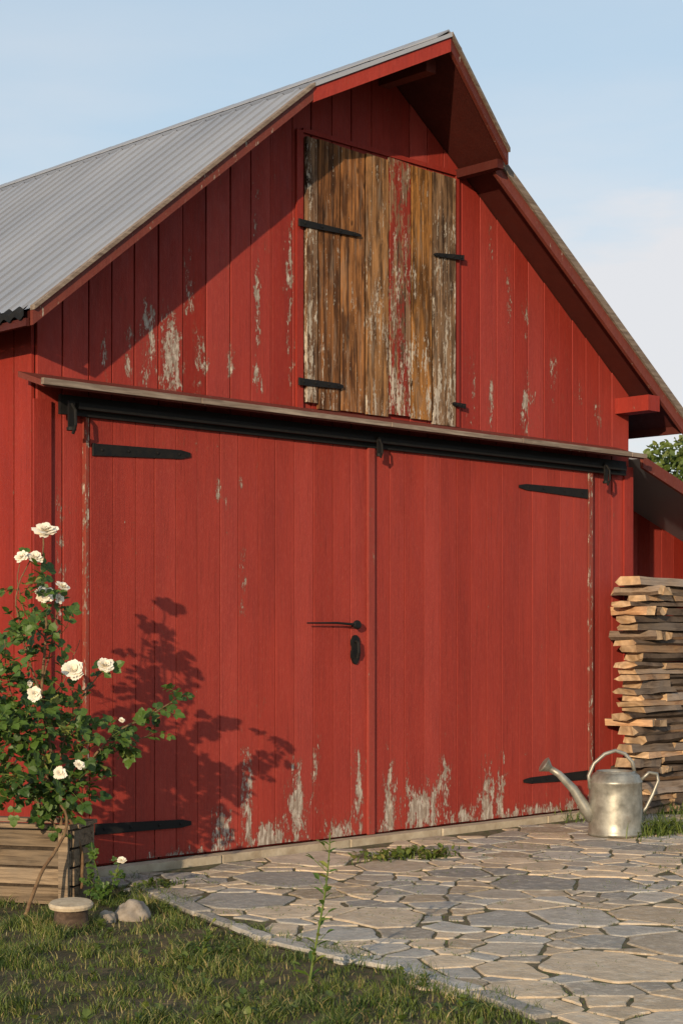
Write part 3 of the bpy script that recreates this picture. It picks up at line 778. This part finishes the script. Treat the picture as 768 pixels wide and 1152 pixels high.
# ================================================================ STUMP, ROCKS
def lump(name,label,cat,loc,sx,sy,sz,seed,mat,rz=0):
    import bmesh
    bm=bmesh.new(); bmesh.ops.create_icosphere(bm,subdivisions=4,radius=1)
    for v in bm.verts:
        n=noise.noise(v.co*1.3+V((seed,0,0)))*.28+noise.noise(v.co*3.5+V((0,seed,0)))*.08
        v.co*=1+n; v.co=V((v.co.x*sx,v.co.y*sy,max(-.25,v.co.z)*sz+.2*sz))
    me=bpy.data.meshes.new(name); bm.to_mesh(me); bm.free(); me.materials.append(mat)
    me.polygons.foreach_set('use_smooth',[True]*len(me.polygons)); o=bpy.data.objects.new(name,me); COL.objects.link(o); o.location=loc; o.rotation_euler=(0,0,rz); tag(o,label,cat); return o
lump('rock','rounded pale field stone right of the log round','rock',G(150,1034),.105,.085,.085,1.3,M['rock'],.5)
lump('rock','small brown field stone between the log round and the rounded stone','rock',G(120,1038),.055,.05,.05,4.1,M['rock'],1)
lg=G(80,1046); lr=thing('log_round','short cut log round lying upright in front of the planter','log round',(lg.x,lg.y,0))
q=MB(); q.lathe([(.088,0),(.090,.03),(.084,.08),(.086,.115)],28); q.build('trunk',M['bark'],lr,smooth=True)
q=MB(); q.lathe([(.086,.116),(.110,.12),(.114,.135),(.105,.146),(.02,.148)],28); ct=q.build('cut_top',M['cut'],lr); ct.rotation_euler=(.06,-.05,0); ct.location=(0,0,-.004)
# ================================================================ FIREWOOD
random.seed(79)
ordn=['lowest','second','third','fourth','fifth','sixth','seventh','eighth','ninth','tenth','eleventh','twelfth','thirteenth','fourteenth','fifteenth','sixteenth','seventeenth','eighteenth','nineteenth','twentieth','twenty-first','twenty-second','twenty-third','twenty-fourth','twenty-fifth','twenty-sixth','twenty-seventh','twenty-eighth','twenty-ninth','thirtieth','thirty-first','thirty-second','thirty-third','thirty-fourth']
def log(cx,cy,z,L,wd,h,rz,label,tilt=0,roll=0):
    m=MB(); kind=R()
    if kind<.5: sec=[(-wd*.5,h*.06),(wd*.35,0),(wd*.5,h*.35),(wd*.3,h),(-wd*.42,h*.95)]; bk={1}
    elif kind<.75: sec=[(-wd*.5,h*.05),(wd*.48,0),(wd*.5,h*.85),(-wd*.42,h)]; bk={0,1} if R()<.4 else {0}
    else: sec=[(-wd*.48,h*.2),(-wd*.1,0),(wd*.3,h*.02),(wd*.5,h*.4),(wd*.42,h*.9),(0,h),(-wd*.42,h*.85)]; bk={0,1,2,3,6}
    if R()<.6: sec=[(-a,b_) for a,b_ in sec][::-1]
    n=len(sec); st=6; off=[(U(-.009,.009),U(-.004,.004)) for _ in range(st)]
    tb=U(0,1); main='logwood' if R()<.5 else 'logdark'; tw=U(-.12,.12); tp=U(-.10,.16)
    for i in range(st):
        u=i/(st-1); x=(u-.5)*L; sc=1-tp*u+U(-.03,.03)
        for a,b_ in sec: m.v.append((x+(U(-.025,.025) if i in(0,st-1) else 0),a*sc+off[i][0]+U(-.003,.003),b_*sc+off[i][1]+a*tw*(u-.5)+U(-.002,.002)))
    for i in range(st-1):
        for j in range(n):
            k=(j+1)%n; m.face((i*n+j,i*n+k,(i+1)*n+k,(i+1)*n+j),min(1,max(0,tb+.1*(j%2))),1 if j in bk else 0)
    m.face(tuple(range(n))[::-1],tb,2); m.face(tuple((st-1)*n+j for j in range(n)),tb,2)
    o=m.build('firewood_log',[M[main],M['bark'],M['end']]); o.location=(cx,cy,z); o.rotation_euler=(0,tilt,rz)
    tag(o,label,'firewood','firewood logs stacked beside the barn')
z=.01; i=0
while z<1.965 and i<34:
    h=U(.042,.082); hh=h*1.04
    nm=ordn[i]; sx=5.25+U(-.09,.11); r_=R()
    if r_<.5:
        L=U(.95,1.35); log(sx+L/2,-.30,z,L,U(.20,.28),hh,U(-.08,.08),f'long split log, {nm} course up in the firewood stack',U(-.014,.014))
    elif r_<.8:
        L=U(.3,.6); log(sx+L/2,-.31,z,L,U(.18,.26),hh,U(-.16,.16),f'short left-hand split log, {nm} course up in the firewood stack',U(-.02,.02))
        L2=U(.6,.9); log(sx+L+.015+L2/2,-.29,z,L2,U(.20,.26),hh*U(.9,1),U(-.08,.08),f'right-hand split log, {nm} course up in the firewood stack',U(-.012,.012))
    else:
        w1=U(.09,.14); w2=U(.09,.14)
        log(sx+w1/2+.02,-.28,z,U(.42,.48),w1,hh,math.pi/2+U(-.25,.25),f'leftmost end-on split log, {nm} course up in the firewood stack')
        log(sx+w1+w2/2+.03,-.28,z,U(.42,.48),w2,hh*U(.9,1),math.pi/2+U(-.15,.15),f'second end-on split log from the left, {nm} course up in the firewood stack')
        L2=U(.6,.9); log(sx+w1+w2+.05+L2/2,-.29,z,L2,U(.20,.26),hh*U(.9,1),U(-.06,.06),f'split log right of the end-on pair, {nm} course up in the firewood stack')
    z+=h*.97; i+=1
# ================================================================ TREES
def tree(loc,h,r,label,seed,n=5200,ls=.075):
    random.seed(seed)
    t=thing('tree',label,'tree',loc); a=MB(); a.tube([(0,0,0),(.05,0,h*.3),(0,.05,h*.55),(.05,0,h*.85)],[.16,.12,.09,.03],10)
    cl=[]
    for k in range(16):
        d=rv(); c=V((d.x*r*.62,d.y*r*.62,h-r*1.05+d.z*r*.62)); cl.append((c,r*U(.3,.5)))
        a.tube([(0,.03,h*.45),c*.5+V((0,0,h*.3)),c],[.05,.03,.012],6)
    a.build('trunk',M['bark'],t)
    b_=MB()
    for _ in range(n):
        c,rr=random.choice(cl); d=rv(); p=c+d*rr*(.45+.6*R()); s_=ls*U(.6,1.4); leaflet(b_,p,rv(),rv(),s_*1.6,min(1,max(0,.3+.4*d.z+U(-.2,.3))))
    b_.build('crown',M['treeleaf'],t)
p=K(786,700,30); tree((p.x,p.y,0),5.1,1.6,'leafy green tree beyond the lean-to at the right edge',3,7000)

# ================================================================ LIGHT
EL=math.radians(12.5); PHI=math.radians(61)
dirv=V((math.sin(PHI)*math.cos(EL),math.cos(PHI)*math.cos(EL),-math.sin(EL)))
sd=bpy.data.lights.new('sun','SUN'); sd.energy=5.0; sd.angle=math.radians(.5); sd.color=(1,.79,.54)
so=bpy.data.objects.new('sun',sd); COL.objects.link(so); so.rotation_euler=dirv.to_track_quat('-Z','Y').to_euler(); so.location=(-10,-10,10)
wd=bpy.data.worlds.new('World'); scene.world=wd; wd.use_nodes=True; nt=wd.node_tree; nt.nodes.clear()
N=nt.nodes.new; LK=nt.links.new
out=N('ShaderNodeOutputWorld'); bg=N('ShaderNodeBackground'); sky=N('ShaderNodeTexSky')
sky.sky_type='NISHITA'; sky.sun_disc=False; sky.sun_elevation=EL; sky.sun_rotation=math.atan2(-dirv.x,-dirv.y)
bg.inputs[1].default_value=.15
tc=N('ShaderNodeTexCoord')
mz=N('ShaderNodeMix'); mz.data_type='RGBA'; mz.inputs[0].default_value=.58; LK(sky.outputs[0],mz.inputs[6]); mz.inputs[7].default_value=(4.2,5.15,6.0,1)
mp=N('ShaderNodeMapping'); mp.inputs['Scale'].default_value=(1.6,1.6,6.5); mp.inputs['Location'].default_value=(.4,.2,.35); LK(tc.outputs['Generated'],mp.inputs[0])
nz=N('ShaderNodeTexNoise'); nz.inputs['Scale'].default_value=1.9; nz.inputs['Detail'].default_value=6; nz.inputs['Roughness'].default_value=.5; LK(mp.outputs[0],nz.inputs[0])
mr=N('ShaderNodeMapRange'); mr.inputs[1].default_value=.44; mr.inputs[2].default_value=.68; LK(nz.outputs['Fac'],mr.inputs[0])
sp_=N('ShaderNodeSeparateXYZ'); LK(tc.outputs['Generated'],sp_.inputs[0])
m2=N('ShaderNodeMapRange'); m2.inputs[1].default_value=.36; m2.inputs[2].default_value=.14; m2.inputs[3].default_value=.10; m2.inputs[4].default_value=1.0; LK(sp_.outputs[2],m2.inputs[0])
mm=N('ShaderNodeMath'); mm.operation='MULTIPLY'; LK(mr.outputs[0],mm.inputs[0]); LK(m2.outputs[0],mm.inputs[1])
# a soft cloud bank low in the north-east sky
cs=N('ShaderNodeVectorMath'); cs.operation='SUBTRACT'; LK(tc.outputs['Generated'],cs.inputs[0]); cs.inputs[1].default_value=(.80,.575,.165)
cm=N('ShaderNodeVectorMath'); cm.operation='MULTIPLY'; LK(cs.outputs[0],cm.inputs[0]); cm.inputs[1].default_value=(6.5,6.5,12.5)
cl=N('ShaderNodeVectorMath'); cl.operation='LENGTH'; LK(cm.outputs[0],cl.inputs[0])
n2=N('ShaderNodeTexNoise'); n2.inputs['Scale'].default_value=5; n2.inputs['Detail'].default_value=6; LK(mp.outputs[0],n2.inputs[0])
ca=N('ShaderNodeMath'); ca.operation='MULTIPLY_ADD'; LK(n2.outputs['Fac'],ca.inputs[0]); ca.inputs[1].default_value=-1.4; LK(cl.outputs['Value'],ca.inputs[2])
cr=N('ShaderNodeMapRange'); cr.inputs[1].default_value=.45; cr.inputs[2].default_value=.0; cr.inputs[3].default_value=0; cr.inputs[4].default_value=.85; LK(ca.outputs[0],cr.inputs[0])
mx=N('ShaderNodeMath'); mx.operation='MAXIMUM'; LK(mm.outputs[0],mx.inputs[0]); LK(cr.outputs[0],mx.inputs[1])
mc=N('ShaderNodeMix'); mc.data_type='RGBA'; LK(mx.outputs[0],mc.inputs[0]); LK(mz.outputs[2],mc.inputs[6]); mc.inputs[7].default_value=(5.4,5.3,5.4,1)
LK(mc.outputs[2],bg.inputs[0]); LK(bg.outputs[0],out.inputs[0])
scene.view_settings.view_transform='Standard'; scene.view_settings.look='None'; scene.view_settings.exposure=0
cd=bpy.data.cameras.new('camera'); co=bpy.data.objects.new('camera',cd); COL.objects.link(co); scene.camera=co
co.location=(CX,CY,CZ); co.rotation_euler=(math.radians(90),0,-math.atan2(FX,FY))
cd.sensor_fit='HORIZONTAL'; cd.sensor_width=36; cd.lens=F/768*36; cd.shift_y=138/768; cd.clip_end=3000
